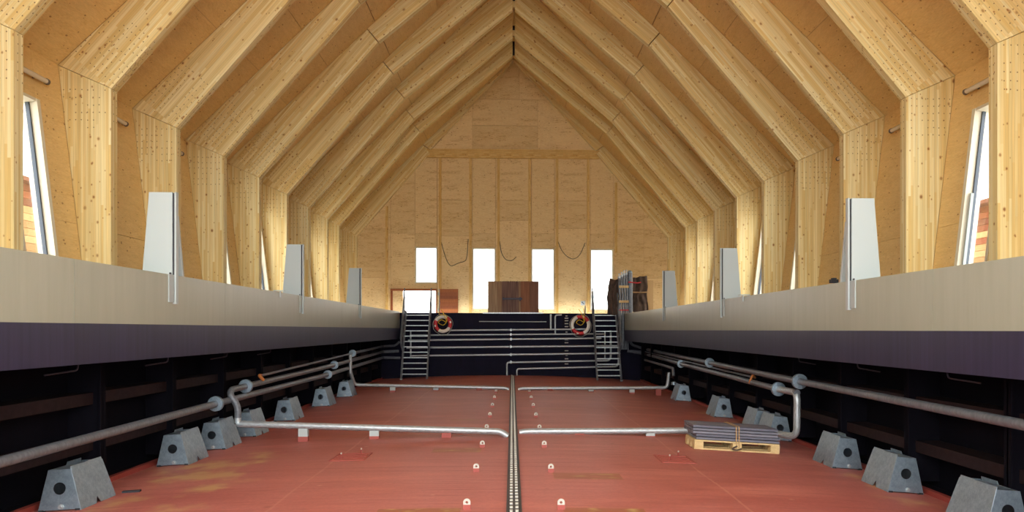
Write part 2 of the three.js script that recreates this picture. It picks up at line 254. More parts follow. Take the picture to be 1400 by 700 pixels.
// leaning side walls: local y runs up the wall, local x inwards is 0 on the inner face
const LEAN = Math.atan((7.9 - 7.117) / 6.62), WALLTOP = 6.62 / Math.cos(LEAN) + 0.05;
const winBays = new Set([1, 4, 5, 7, 8].map((k) => k - K0));                // bays that hold a window
const winLocal = { y0: 2.3, y1: 5.85, w0: 1.58, w1: 0.78 };  // far edge 0.78 m before next frame
let windowNo = 0;
for (const s of [-1, 1]) {
  const wall = struct(new THREE.Group(), s < 0 ? 'leaning plywood side wall on the doorway side of the hall' : 'leaning plywood side wall on the pallet side of the hall', 'wall');
  wall.name = s < 0 ? 'wall_left' : 'wall_right'; wall.position.set(HX + s * 7.117, -0.3, 0); wall.rotation.z = -s * LEAN; scene.add(wall);
  bays.forEach(([z0, z1], b) => {
    const Z0 = z0 - FT, Z1 = z1 + (b === bays.length - 1 ? FT + 0.3 : 0); // slab runs behind the frame too
    const hasWin = winBays.has(b), deep = b > 4 - K0, wf = z1 - (deep ? 0.2 : winLocal.w1), wn = deep ? z0 + 0.25 : wf - 0.85;
    const piece = (name, a, e, y0, y1, x0, x1, m, sc = 1) => { const g = box(x1 - x0, y1 - y0, e - a, s * (x0 + x1) / 2, (y0 + y1) / 2, -(a + e) / 2); const P = g.attributes.position, uv = g.attributes.uv; for (let i = 0; i < P.count; i++) uv.setXY(i, P.getZ(i) / 2.5 + b * 0.41, P.getY(i) / 1.25 + b * 0.3); return obj(name, g, m, wall); };
    if (hasWin) { piece('wall_core', Z0, wn, 0, WALLTOP, 0.03, 0.25, M.roofSlab); piece('wall_core', wf, Z1, 0, WALLTOP, 0.03, 0.25, M.roofSlab); piece('wall_core', wn, wf, 0, winLocal.y0, 0.03, 0.25, M.roofSlab); piece('wall_core', wn, wf, winLocal.y1, WALLTOP, 0.03, 0.25, M.roofSlab); }
    else piece('wall_core', Z0, Z1, 0, WALLTOP, 0.03, 0.25, M.roofSlab);
    const g = 0.004, rows = [0, 1.9, 3.9, WALLTOP]; const mm = (c) => M.ply[(b + c + (s > 0 ? 1 : 0)) % 3];
    if (!hasWin) for (let c = 0; c < 3; c++) piece('plywood_panel', z0 + g, z1 - g, rows[c] + g, rows[c + 1] - g, 0, 0.028, mm(c));
    else { piece('plywood_panel', z0 + g, wn - g, 0, WALLTOP, 0, 0.028, mm(0)); piece('plywood_panel', wf + g, z1 - g, 0, 3.9, 0, 0.028, mm(1)); piece('plywood_panel', wf + g, z1 - g, 3.9 + g, WALLTOP, 0, 0.028, mm(2)); piece('plywood_panel', wn, wf, 0, winLocal.y0 - g, 0, 0.028, mm(1)); piece('plywood_panel', wn, wf, winLocal.y1 + g, WALLTOP, 0, 0.028, mm(2)); }
    if (hasWin) {
      const w = struct(new THREE.Group(), 'tall narrow window with cream frame in the leaning side wall', 'window'); w.name = 'window_' + (++windowNo); w.position.copy(wall.position); w.rotation.copy(wall.rotation); scene.add(w);
      const fr = (a, e, y0, y1, x0, x1, m, name) => obj(name, box(x1 - x0, y1 - y0, e - a, s * (x0 + x1) / 2, (y0 + y1) / 2, -(a + e) / 2), m, w);
      const { y0, y1 } = winLocal, t = 0.05;
      fr(wf - 0.03, wf + 0.06, y0, y1, -0.02, 0.25, M.whiteFrame, 'jamb'); fr(wn, wn + t, y0, y1, -0.015, 0.25, M.whiteFrame, 'jamb'); fr(wn + t, wf - t, y1 - t, y1, -0.015, 0.25, M.whiteFrame, 'head'); fr(wn + t, wf - t, y0, y0 + t, -0.015, 0.25, M.whiteFrame, 'sill');
      fr(wf - t - 0.012, wf - 0.03, y0 + t, y1 - t, 0.1, 0.16, M.darkSeal, 'sash_profile'); fr(wn + t, wn + t + 0.03, y0 + t, y1 - t, 0.1, 0.16, M.darkSeal, 'sash_profile');
      fr(wn + t, wf - t, y0 + t, y1 - t, 0.125, 0.131, M.glass, 'pane');
      if (b === 1 - K0) fr(wf - t - 0.035, wf - t, s < 0 ? y0 + t + 0.6 : y0 + t, s < 0 ? y0 + 1.0 : y0 + 2.1, 0.05, 0.1, M.whitePaint, 'opening_motor');
    }
  });
}
// gable wall: core with openings, plywood panels, studs, beam
const gx = (px) => onZ(px, 400, GZ)[0] - HX, gy = (py) => EYE - (py - VPY) * (GZ * CS) / F;
const GW = [[567.5, 598, 338, 387.5], [646, 677.5, 339, 423], [726.5, 758, 339.5, 423.5], [807, 838.5, 340, 424]].map(([a, b, t, u]) => [gx(a), gx(b), gy(u), gy(t)]);
const DOOR = [gx(534), gx(597.5), 1.5, gy(395)];
const openings = [...GW, DOOR];
{
  const wall = struct(new THREE.Group(), 'plywood lined gable wall with narrow windows and a doorway', 'wall'); wall.name = 'wall_back'; wall.position.set(HX, 0, -GZ); scene.add(wall);
  const y0 = 0.9, xb = (y) => y < 6.32 ? 7.117 + (y + 0.3) * (7.9 - 7.117) / 6.62 : Math.max(0, 7.9 - (y - 6.32) / 0.972);
  const rect = (r) => new THREE.Path([[r[0], r[2]], [r[1], r[2]], [r[1], r[3]], [r[0], r[3]]].map((p) => new THREE.Vector2(...p)));
  obj('wall_core', prism([[-7.6, y0], [7.6, y0], [8.2, 6.32], [0, 14.2], [-8.2, 6.32]], -0.28, 0.25, { bevel: 0, holes: openings.map(rect) }), M.roofSlab, wall);
  // panels
  const clip = (poly) => { // keep inside both roof slopes
    for (const s of [-1, 1]) { const f = (p) => (13.97 - 0.972 * s * p[0]) - p[1]; const out = []; for (let i = 0; i < poly.length; i++) { const a = poly[i], b = poly[(i + 1) % poly.length], fa = f(a), fb = f(b); if (fa >= 0) out.push(a); if (fa * fb < 0) { const t = fa / (fa - fb); out.push([a[0] + (b[0] - a[0]) * t, a[1] + (b[1] - a[1]) * t]); } } poly = out; if (poly.length < 3) return null; } return poly; };
  const g = 0.007; let c = 0;
  const panel = (a, b, p, q) => { const poly = clip([[a + g, p + g], [b - g, p + g], [b - g, q - g], [a + g, q - g]]); c++; if (!poly) return; const ge = prism(poly, -0.03, 0.03, { bevel: 0.003, W: 2.5, H: 1.25, du: c * 0.31, dv: c * 0.17 }); obj('plywood_panel', ge, M.plyGable[c % 3], wall); };
  const yBeam = gy(214), xs = [-7.8, gx(528), ...[0, 1, 2, 3].flatMap((i) => [GW[i][0], GW[i][1]]), gx(880), 7.8];
  for (let i = 0; i < xs.length - 1; i++) {
    const a = xs[i], b = xs[i + 1], holes = openings.filter((o) => o[0] < b - 0.01 && o[1] > a + 0.01).sort((p, q) => p[2] - q[2]);
    const cutY = [y0, ...(i === 0 || i > 8 ? [4.1, 6.3] : [6.0 + 0.35 * (i % 3), 7.6]), yBeam];
    const isW = holes.some((h) => GW.includes(h)), dr = holes.includes(DOOR);
    if (!holes.length) { for (let k = 0; k < cutY.length - 1; k++) panel(a, b, cutY[k], cutY[k + 1]); continue; }
    // split the column at door edges too
    const sub = [a, ...(dr ? [DOOR[0], DOOR[1]].filter((x) => x > a && x < b) : []), b];
    for (let m = 0; m < sub.length - 1; m++) { const u = sub[m], w = sub[m + 1]; let y = y0; for (const h of holes.filter((o) => o[0] < w - 0.01 && o[1] > u + 0.01)) { if (h[2] > y + 0.02) panel(u, w, y, h[2]); y = h[3]; } panel(u, w, y, 6.1); panel(u, w, 6.1, yBeam); }
  }
  const tx = [-4, gx(618), gx(646), gx(735), 4.2], ty = [yBeam, gy(184), gy(152), gy(136), 14.1];
  panel(-4, gx(646), yBeam, gy(136)); panel(gx(646), gx(735), yBeam, gy(172)); panel(gx(646), gx(735), gy(172), gy(136)); panel(gx(735), 4.2, yBeam, gy(136)); panel(-3, gx(710), gy(136), 14.1); panel(gx(710), 3, gy(136), 14.1);
  const beam = obj('cross_beam', box(gx(819) - gx(583), gy(205) - gy(217), 0.14, (gx(583) + gx(819)) / 2, (gy(205) + gy(217)) / 2, 0.07, 1, 'x'), M.batten, wall);
  for (const [px, top, bot] of [[529, 283, 428], [602, 217, 428], [643.2, 217, 428], [681.5, 217, 428], [724, 217, 428], [761.5, 217, 428], [804, 217, 428], [842, 249, 345]]) { const x = gx(px); obj('stud', box(0.11, gy(top) - gy(bot), 0.07, x, (gy(top) + gy(bot)) / 2, 0.035, 1, 'y'), M.batten, wall); }
  GW.forEach((r, i) => {
    const w = struct(new THREE.Group(), i === 0 ? 'short bright window in the gable above the doorway' : 'tall bright gable window ' + ['', 'between doorway and wooden chest', 'beside the plain end of the wooden chest', 'behind the stair by the standing pipes'][i], 'window'); w.name = 'window_' + (++windowNo); w.position.set(HX, 0, -GZ); scene.add(w);
    const [a, b, p, q] = r, t = 0.055; obj('jamb', box(t, q - p, 0.26, a + t / 2, (p + q) / 2, -0.12), M.whiteFrame, w); obj('jamb', box(t, q - p, 0.26, b - t / 2, (p + q) / 2, -0.12), M.whiteFrame, w); obj('head', box(b - a - 2 * t, t, 0.26, (a + b) / 2, q - t / 2, -0.12), M.whiteFrame, w); obj('sill', box(b - a - 2 * t, t, 0.26, (a + b) / 2, p + t / 2, -0.12), M.whiteFrame, w); obj('pane', box(b - a - 2 * t, q - p - 2 * t, 0.006, (a + b) / 2, (p + q) / 2, -0.16), M.glass, w);
  });
  const d = struct(new THREE.Group(), 'double doorway with one leaf swung open showing orange boards', 'door'); d.name = 'door_1'; d.position.set(HX, 0, -GZ); scene.add(d);
  const [a, b, p, q] = DOOR, t = 0.09;
  obj('jamb', box(t, q - p, 0.3, a + t / 2, (p + q) / 2, -0.11, 1, 'y'), M.cladding[0], d); obj('jamb', box(t * 0.6, q - p, 0.3, b - t * 0.3, (p + q) / 2, -0.11, 1, 'y'), M.cladding[0], d); obj('head', box(b - a, t, 0.34, (a + b) / 2, q - t / 2, -0.09, 1, 'x'), M.cladding[1], d);
  obj('leaf', box(gx(550.5) - a - t, q - p - t, 0.06, (a + t + gx(550.5)) / 2, (p + q - t) / 2, -0.12, 2.5), M.plyGable[0], d);
  const ox0 = gx(602), ox1 = gx(626.5), oh = gy(395.5) - 1.5, leaf = new THREE.Group(); leaf.name = 'leaf'; d.add(leaf);
  obj('leaf_core', box(ox1 - ox0, oh, 0.05, (ox0 + ox1) / 2, 1.5 + oh / 2, 0.12), M.cladding[0], leaf);
  for (let k = 0; k < 14; k++) { const hh = oh / 14; obj('plank', box(ox1 - ox0, hh - 0.008, 0.02, (ox0 + ox1) / 2, 1.5 + hh * (k + 0.5), 0.155, 1, 'x'), M.cladding[k % 3], leaf); }
  for (const y of [gy(402), gy(424)]) obj('hinge', box(0.09, 0.13, 0.12, (b + ox0) / 2 + 0.02, y, 0.06), M.whitePaint, d);
}
// dark cables sagging on the gable
for (const [lab, pts] of [
  ['thin dark cable sagging beside the short window', [[602, 326], [607, 345], [613, 360], [617, 363.5], [626, 360], [636, 356.5], [638, 352], [640, 327]]],
  ['thin dark cable sagging between the two middle windows', [[683, 330], [686, 346], [692, 355], [700, 356], [706, 351]]],
  ['thin dark cable sagging by the last gable window', [[762, 328], [768, 342], [776, 351], [784, 354], [792, 349], [800, 332]]]]) {
  const P = new THREE.CatmullRomCurve3(pts.map((p) => { const q = onZ(p[0], p[1], GZ - 0.03); return new THREE.Vector3(...q); })).getPoints(40);
  tag(obj('sagging_cable', sweep(P, 0.014, 6), M.cable), lab, 'cable');
}
// small plaques on the gable
for (const [px, py, lab] of [[603, 413, 'small pale plaque on the stud beside the open door leaf'], [797, 414.5, 'small pale plaque near the window behind the pallet-side stair']]) {
  const p = onZ(px, py, GZ - 0.09), t = thing('wall_plaque', lab, 'sign', p); obj('plate', box(0.2, 0.2, 0.02), M.sign, t); obj('symbol', [box(0.13, 0.03, 0.006, 0, 0, 0.012).rotateZ(-0.75), box(0.05, 0.05, 0.006, -0.035, 0.035, 0.012)], M.ink, t);
}
// tube lamps high on the side walls
for (const s of [-1, 1]) for (const b of [0, 1, 2, 3].map((k) => k - K0)) {
  const zf = bays[b][1] - 0.6, L = 1.25, y = 5.85, x = HX + s * (7.117 + (y + 0.3) * 0.1183 - 0.1);
  const t = thing('tube_lamp', 'unlit beige tube lamp on the ' + (s < 0 ? 'doorway' : 'pallet') + '-side wall, after the ' + nth[frameRear.length - 1 - b] + ' arch from the gable', 'lamp', [x, y, -zf + L / 2], 'tube lamps under the eaves');
  obj('tube', new THREE.CylinderGeometry(0.042, 0.042, L, 16).rotateX(Math.PI / 2), M.lampTube, t); for (const e of [-1, 1]) obj('end_cap', new THREE.CylinderGeometry(0.05, 0.05, 0.05, 16).rotateX(Math.PI / 2).translate(0, 0, e * L / 2), M.lampCap, t); for (const e of [-1, 1]) obj('bracket', box(0.09, 0.03, 0.03, s * 0.06, 0, e * 0.4), M.lampCap, t);
}

// ================================================================ THE BARGE
const BZ = 30.6, CX = 4.3, BACK = -6;               // bulkhead distance, coaming half width, end behind the camera
{
  const pts = []; for (let i = 0; i <= 24; i++) { const x = -FW + 2 * FW * i / 24; pts.push([x, floorY(x)]); }
  pts.push([FW, -0.5], [-FW, -0.5]);
  const g = prism(pts, -BZ, BZ - BACK, { bevel: 0 }), P = g.attributes.position, uv = g.attributes.uv;
  for (let i = 0; i < P.count; i++) uv.setXY(i, (P.getX(i) + FW) / (2 * FW), (-P.getZ(i) - FZ0) / (FZ1 - FZ0));
  struct(obj('floor', g, M.floor), 'red painted cambered steel deck of the barge hold', 'floor');
}
for (const s of [-1, 1]) {
  const side = s < 0 ? 'doorway' : 'pallet', ty = tiltY(s * CX);
  const h = struct(new THREE.Group(), 'cream and purple coaming above dark ribbed hull on the ' + side + ' side', 'hull wall'); h.name = s < 0 ? 'hull_wall_left' : 'hull_wall_right'; h.position.set(0, ty, 0); scene.add(h);
  const yT = 2.41, yM = 1.778, yB = 1.366;
  // cream plates with thin joints
  for (let k = -3, z = 7.95 - 3 * 4.1; z < BZ; k++, z += 4.1) { const a = Math.max(z, BACK), e = Math.min(z + 4.1, BZ); if (e - a < 0.05) continue; obj('cream_plate', box(0.02, yT - yM, e - a - 0.007, s * (CX + 0.01), (yT + yM) / 2, -(a + e) / 2, 4, 'y'), M.cream, h); obj('purple_plate', box(0.022, yM - yB, e - a - 0.001, s * (CX + 0.011), (yM + yB) / 2, -(a + e) / 2, 4, 'y'), M.purple, h); }
  const L = BZ - BACK, zc = -(BZ + BACK) / 2, fe0 = floorY(s * 4.99) - ty;
  obj('coaming_core', box(0.07, yT - yB, L, s * (CX + 0.057), (yT + yB) / 2, zc, 4), M.hull, h);
  obj('top_flange', box(0.13, 0.03, L, s * (CX + 0.087), yT - 0.02, zc, 4), M.cream, h);
  obj('side_deck', box(1.3, 0.04, L + 4.5, s * (CX + 0.75), 2.3, zc - 2.25, 4), M.hull, h);
  obj('bottom_flange', box(0.25, 0.03, L, s * (CX + 0.14), yB + 0.015, zc, 4), M.hull, h);
  obj('hull_plate', box(0.05, 3.1, L, s * 5.35, 0.85, zc, 4), M.hull, h);
  obj('bilge_plate', box(0.4, 0.05, L, s * 5.22, fe0 - 0.02, zc, 4), M.hull, h);
  for (let k = -3; k < 12; k++) { const z = 7.69 + 2.02 * k; if (z > BZ - 0.3 || z < 1) continue; obj('web_frame', [box(0.42, 2.2, 0.018, s * 5.12, 1.0, -z, 3), box(0.02, 2.2, 0.12, s * 4.92, 1.0, -z, 3)], M.hull, h); }
  for (const y of [0.95, 0.4]) for (let k = -2; k < 12; k++) { const z = 7.69 + 2.02 * k, e = Math.min(z + 2.02, BZ); if (e - z < 0.3 || z < 1) continue; obj('stringer', [box(0.3, 0.02, e - z - 0.03, s * 5.18, y, -(z + e) / 2, 1), box(0.02, 0.14, e - z - 0.03, s * 5.03, y - 0.06, -(z + e) / 2, 1)], M.hullRust, h); }
  const fe = floorY(s * 4.99) - ty; obj('deck_edge', box(0.07, 0.06, L, s * 5.0, fe + 0.03, zc, 1), M.redEdge, h);
  // bent rods under the coaming
  const rods = s < 0 ? [[107, 501], [230, 495], [311, 484], [370, 480]] : [[1092, 496], [1172, 499], [1295, 511]];
  for (const [px, py] of rods) { const p = onX(px, py, s * (CX + 0.12)); tag(obj('bent_rod', tube([[p[0], 1.36 + ty, p[2]], [p[0], 1.3 + ty, p[2] + 0.02], [p[0] + s * 0.12, 1.27 + ty, p[2] + 0.38]], 0.009, 0.05, 8), M.iron), 'thin bent rod under the ' + side + '-side coaming, ' + nth[(s < 0 ? rods.length - 1 - rods.findIndex((q) => q[0] === px) : rods.findIndex((q) => q[0] === px))] + ' from the bulkhead', 'rod', 'bent rods, ' + side + ' side'); }
}
// end bulkhead, deck behind it
{
  const b = struct(new THREE.Group(), 'dark navy steel end bulkhead of the hold behind the horizontal pipes', 'hull wall'); b.name = 'hull_wall_back'; b.position.set(0, 0, -BZ); scene.add(b);
  const top = (x) => 2.395 + tiltY(x) * 0.4;
  obj('bulkhead_plate', prism([[-5.35, -0.5], [5.35, -0.5], [5.35, top(5.35)], [-5.35, top(-5.35)]], -0.03, 0.03, { bevel: 0, W: 4, H: 4 }), M.navy, b);
  obj('aft_deck', box(10.7, 0.05, 4.6, 0, 2.36, -2.35, 4), M.hull, b);
  obj('edge_strip', box(onZ(743, 429, BZ)[0] - onZ(660, 429, BZ)[0], 0.045, 0.05, (onZ(743, 429, BZ)[0] + onZ(660, 429, BZ)[0]) / 2, 2.4, 0.01), M.galvPipe, b);
  for (const x of [-3.4, -1.1, 1.1, 3.4]) obj('seam_bar', box(0.012, 2.3, 0.012, x, 1.2, 0.004), M.navy, b);
  // draught marks
  for (const py of [432, 435, 438.5, 442.5, 446.5, 454, 464.5, 468.5, 473, 479.5, 486, 490.5, 497.5]) { const p = onZ(774.5, py, BZ); obj('draught_mark', box(py % 2 ? 0.14 : 0.08, 0.035, 0.012, p[0], p[1], 0.008), M.stud, b); }
}
// drain channel down the middle of the deck
{
  const z0 = 4, z1 = BZ - 0.02, t = thing('drain_channel', 'grey perforated drain channel running down the middle of the red deck', 'drain', [0.02, 0, -(z0 + z1) / 2]), L = z1 - z0;
  obj('base_plate', box(0.135, 0.012, L, 0, 0.006, 0), M.channel, t); for (const s of [-1, 1]) obj('rail', box(0.018, 0.03, L, s * 0.066, 0.015, 0), M.channel, t);
  const g = box(0.03, 0.016, 0.05), bolt = new THREE.BoxGeometry(0.03, 0.014, 0.05);
  for (let z = 7.6; z < z1; z += 0.16) for (const s of [-1, 1]) { const m = shadow(new THREE.Mesh(bolt, M.stud)); m.name = 'stud'; m.position.set(s * 0.028, 0.019, -z + L / 2 + z0); t.add(m); if (z > 7.6 + 0.16 * 140) break; }
}
// eye plates in two rows
for (const s of [-1, 1]) for (let k = 0; k < 8; k++) {
  const x = s * 0.46 + 0.02, Z = lugZ[k], y = floorY(x);
  const t = thing('eye_plate', 'small upright steel eye plate, ' + nth[7 - k] + ' from the bulkhead, ' + (s < 0 ? 'doorway' : 'pallet') + ' side of the drain channel', 'eye plate', [x, y, -Z], 'eye plates along the drain channel');
  const hole = new THREE.Path().absarc(0, 0.068, 0.013, 0, Math.PI * 2), pts = [[-0.035, 0.035], [0.035, 0.035]]; for (let i = 0; i <= 10; i++) { const a = i / 10 * Math.PI; pts.push([Math.cos(a) * 0.036, 0.068 + Math.sin(a) * 0.036]); }
  obj('eye', prism(pts, -0.01, 0.02, { bevel: 0.002, holes: [hole] }), M.stud, t); obj('foot', box(0.075, 0.045, 0.03, 0, 0.0225, 0), M.redPaint, t);
}
// flush hatches with pegs
for (const [px, py, lab] of [[480, 625, 'flush square hatch in the red deck on the doorway side'], [922, 628, 'flush square hatch in the red deck near the pallet']]) {
  const p = onFloor(px, py), t = thing('deck_hatch', lab, 'hatch', [p[0], p[1], p[2]]); const w = 0.46, d = 0.62; t.rotation.z = -TILT - 0.0144 * p[0];
  obj('cover', box(w - 0.03, 0.006, d - 0.03, 0, 0.004, 0), M.redDeck, t); obj('rim', [box(w, 0.01, 0.02, 0, 0.005, d / 2), box(w, 0.01, 0.02, 0, 0.005, -d / 2), box(0.02, 0.01, d, w / 2, 0.005, 0), box(0.02, 0.01, d, -w / 2, 0.005, 0)], M.redPaint, t);
  for (const k of [0, 1, 2, 3]) obj('bar', box(w - 0.06, 0.01, 0.018, 0, 0.01, -0.2 + k * 0.13), M.redEdge, t);
  for (const [x, z] of [[-0.1, 0.16], [0.1, -0.22]]) { obj('peg', cyl(0.01, 0.07, x, 0.04, z, 8), M.redEdge, t); obj('peg_tip', cyl(0.011, 0.02, x, 0.08, z, 8), M.stud, t); }
}
// ---------------------------------------------------------------- galvanised feet
const ordinal = ['first', 'second', 'third', 'fourth', 'fifth', 'sixth', 'seventh'];
function foot(X, zc, s, label) {
  const Z = depthOf(zc, X), y = floorY(X), t = thing('pipe_support', label, 'support', [X, y, -Z]);
  const wb = 0.215, wt = 0.105, H = 0.46, dB = 0.72, dT = 0.62, th = 0.008, f0 = 0.0, f1 = -0.05;   // front base at z=0, top set back
  t.rotation.z = -TILT - 0.0144 * X;
  const lean = Math.atan(0.05 / H), hole = new THREE.Path().absarc(0, 0.23, 0.062, 0, Math.PI * 2);
  const fp = (nm, ph, hh) => { const pts = [[-wb, 0.012], [wb, 0.012], [wb + (wt - wb) * ph / H, ph], [-(wb + (wt - wb) * ph / H), ph]]; return prism(pts, -th, th, { bevel: 0.001, holes: hh ? [hole] : [] }); };
  obj('front_plate', fp('front', H - 0.035, true).rotateX(-lean), M.galv, t);
  obj('back_plate', fp('back', H - 0.035, true).rotateX(lean).translate(0, 0, -dB), M.galv, t);
  obj('top_plate', box(wt * 2 - 0.01, 0.008, dT - 0.02, 0, H - 0.05, -dB / 2, 1), M.galv, t);
  for (const e of [-1, 1]) {
    const n = 0.05, pts = [[0, 0], [-(dB / 2 - n), 0], [-dB / 2, 0.075], [-(dB / 2 + n), 0], [-dB, 0], [-dB + 0.06, H + 0.005], [-(dB * 0.55), H + 0.005], [-(dB * 0.53), H - 0.03 * (e === -s ? 0 : 1)], [-0.05, H - 0.03 * (e === -s ? 0 : 1)]];
    const g = prism(pts, -th / 2, th, { bevel: 0.001 }); g.rotateY(-Math.PI / 2); // x->z
    const a = Math.atan((wb - wt) / H); g.rotateZ(e * a); g.translate(e * wb, 0, 0); obj('side_plate', g, M.galv, t);
  }
  obj('lug_bolt', [cyl(0.018, 0.03, 0.02, 0, 0, 10).rotateX(Math.PI / 2).translate(0, 0.045, 0.014), cyl(0.028, 0.008, 0.02, 0, 0, 12).rotateX(Math.PI / 2).translate(0, 0.045, 0.002)], M.galvPipe, t);
  obj('corner_block', [box(0.05, 0.02, 0.05, -wb + 0.03, 0.01, -0.02), box(0.05, 0.02, 0.05, wb - 0.03, 0.01, -0.02)], M.slot, t);
  return t;
}
[22.0, 19.3, 16.2, 13.75, 12.29, 10.87, 8.15].forEach((zc, i) => foot(-4.65, zc, -1, 'galvanised tapered pipe support, ' + ordinal[i] + ' from the stair below the doorway'));
[21.7, 17.6, 14.85, 13.9, 11.1, 9.45, 7.5].forEach((zc, i) => foot(4.69, zc, 1, 'galvanised tapered pipe support, ' + ordinal[i] + ' from the stair by the standing pipes'));

// ---------------------------------------------------------------- pipes along the hull and across the deck
const PX = 4.55;
function pipe(name, label, runs, { flanges = [], mat = M.oldPipe, group } = {}) {
  const t = new THREE.Group(); t.name = numbered(name); t.userData = { label, category: 'pipe' }; if (group) t.userData.group = group; scene.add(t);
  for (const [nm, pts, r, bend, m] of runs) obj(nm, tube(pts, r, bend ?? 0.12, 16), m ?? mat, t);
  for (const [p, R] of flanges) obj('flange', flange(R).translate(...p), M.galv, t);
  return t;
}
const L = (px, py) => onX(px, py, -PX), Rr = (px, py) => onX(px, py, PX);
const ahead = (a, b, Z) => { const k = (Z + a[2]) / (a[2] - b[2]); return a.map((v, i) => v + (b[i] - v) * k); };
{ // doorway side
  const a0 = L(0, 632), a1 = L(295, 552), a2 = L(448, 512), aE = onZ(523, 489, BZ - 0.15), aw = onZ(547, 489.5, BZ - 0.15), n0 = [a0[0], a0[1] - 0.06, 0.5];
  pipe('hull_pipe', 'lowest grey pipe along the doorway-side hull, resting over the feet', [['pipe_run', [n0, a0, a1, a2, aE, aw], 0.052, 0.15]], { flanges: [[a1, 0.115], [a2, 0.105]] });
  const c1 = L(336, 528), c0 = L(316, 533), c2 = L(457, 499), cE = onZ(523, 481, BZ - 0.15), cw = onZ(545, 480, BZ - 0.15);
  const d0 = [-PX + 0.06, 0.28, c0[2]], zt = -12.96 + 0.06;
  const e0 = onZ(337, 579.5, 12.96), e1 = onZ(684, 590, 12.96), e2 = onZ(692, 592, 12.96);
  pipe('hull_pipe', 'grey pipe that drops from the doorway-side hull and crosses the deck', [
    ['hull_run', [cw, cE, c2, c1, c0, [c0[0] + 0.02, c0[1] - 0.08, c0[2] + 0.1], [-4.42, c0[1] - 0.25, -12.96], [-4.42, e0[1], -12.96]], 0.052, 0.12],
    ['deck_run', [[-4.42, e0[1] + 0.1, -12.96], [-4.42, e0[1], -12.96], [e1[0], e1[1], -12.96], [e1[0] + 0.12, floorY(0) + 0.01, -12.96]], 0.055, 0.12, M.galvPipe]], { flanges: [[c1, 0.115], [c2, 0.105]] });
  const f0 = L(357, 513.5), f1 = L(482, 483), fE = onZ(523, 473.5, BZ - 0.15), fw = onZ(541, 472.5, BZ - 0.15), fw2 = onZ(546, 467, BZ - 0.15);
  const g0 = L(483.5, 514), gZ = -23.1;
  const h1 = onZ(690, 530.5, 23.1), h0 = onZ(492, 526, 23.1);
  pipe('hull_pipe', 'topmost slim pipe along the doorway-side hull with a hose end', [['hull_run', [fw2, fw, fE, f1], 0.042, 0.1], ['thin_run', [f1, f0], 0.024, 0.05], ['hose_end', [f0, [f0[0], f0[1] + 0.01, f0[2] + 0.12], [f0[0] + 0.06, f0[1] - 0.08, f0[2] + 0.05]], 0.03, 0.05, M.hoseOrange]], { flanges: [[f1, 0.1]] });
  pipe('deck_pipe', 'far galvanised pipe crossing the deck from the doorway side', [['drop', [[-4.6, f1[1], f1[2] + 0.05], [-4.6, 0.5, f1[2] + 0.05]], 0.045, 0.1, M.galvPipe], ['deck_run', [[-4.6, 0.55, f1[2] + 0.05], [-4.55, h0[1], gZ], [h1[0], h1[1], gZ], [h1[0] + 0.12, 0.01, gZ]], 0.05, 0.12, M.galvPipe]], { });
}
{ // pallet side
  const a0 = Rr(1400, 581), a1 = Rr(1093, 521.5), a2 = Rr(970, 496), aE = onZ(883, 477.5, BZ - 0.15), aw = onZ(862, 471, BZ - 0.15), au = onZ(860.5, 432, BZ - 0.15), n0 = [a0[0], a0[1] - 0.05, 0.5];
  pipe('hull_pipe', 'long grey pipe along the pallet-side hull rising beside the standing pipes', [['pipe_run', [n0, a0, a1, a2, aE, aw, au], 0.052, 0.15]], { flanges: [[a1, 0.12], [a2, 0.11]] });
  const c0 = Rr(1090, 537), c1 = Rr(1064, 532), c2 = Rr(931, 497.5), cE = onZ(882, 484, BZ - 0.15), cw = onZ(858, 480, BZ - 0.15);
  const ZR = 13.4, e0 = onZ(1055, 588, ZR), e1 = onZ(720, 590, ZR);
  pipe('hull_pipe', 'grey pipe with a square bend behind the pallet, crossing the deck', [['hull_run', [cw, cE, c2, c1, c0], 0.052, 0.1], ['deck_run', [c1, c0, [c0[0], e0[1] + 0.0, c0[2] - 0.02], [e0[0] - 0.3, e0[1], -ZR], [e1[0], e1[1], -ZR], [e1[0] - 0.12, 0.01, -ZR]], 0.055, 0.16, M.galvPipe]], { flanges: [[c1, 0.12], [c2, 0.105]] });
  const q0 = Rr(1028, 516.5), q1 = Rr(931, 493.5), qE = onZ(880, 480.5, BZ - 0.15), qw = onZ(862, 479, BZ - 0.15);
  const up = (p) => [p[0] + 0.06, p[1] + 0.0, p[2]];
  pipe('hull_pipe', 'slim pipe above the bent pipe on the pallet-side hull with a brass cock', [['pipe_run', [qw, qE, up(q1), up(q0)], 0.022, 0.06], ['brass_cock', [up(q0), [q0[0], q0[1] + 0.06, q0[2] + 0.05], [q0[0] - 0.05, q0[1] - 0.1, q0[2]]], 0.022, 0.04, M.hoseOrange]], {});
  const w0 = onZ(879, 480, BZ - 0.12), w1 = onZ(880, 491.5, BZ - 0.12), w2 = Rr(920, 503.5), h0 = onZ(925, 530, 23.1), h1 = onZ(714, 531, 23.1);
  pipe('deck_pipe', 'far galvanised pipe crossing the deck from the pallet side', [['hull_run', [w0, w1, w2, [w2[0], w2[1] - 0.1, w2[2] + 0.05], [w2[0], 0.45, w2[2] + 0.1]], 0.04, 0.1, M.oldPipe], ['deck_run', [[4.6, 0.5, -23.1], [4.55, h0[1], -23.1], [h1[0], h1[1], -23.1], [h1[0] - 0.12, 0.01, -23.1]], 0.05, 0.12, M.galvPipe]], {});
  obj('collar', [cyl(0.07, 0.08, w2[0], w2[1] - 0.42, w2[2] + 0.1, 14)], M.galv, scene.children[scene.children.length - 1]);
}
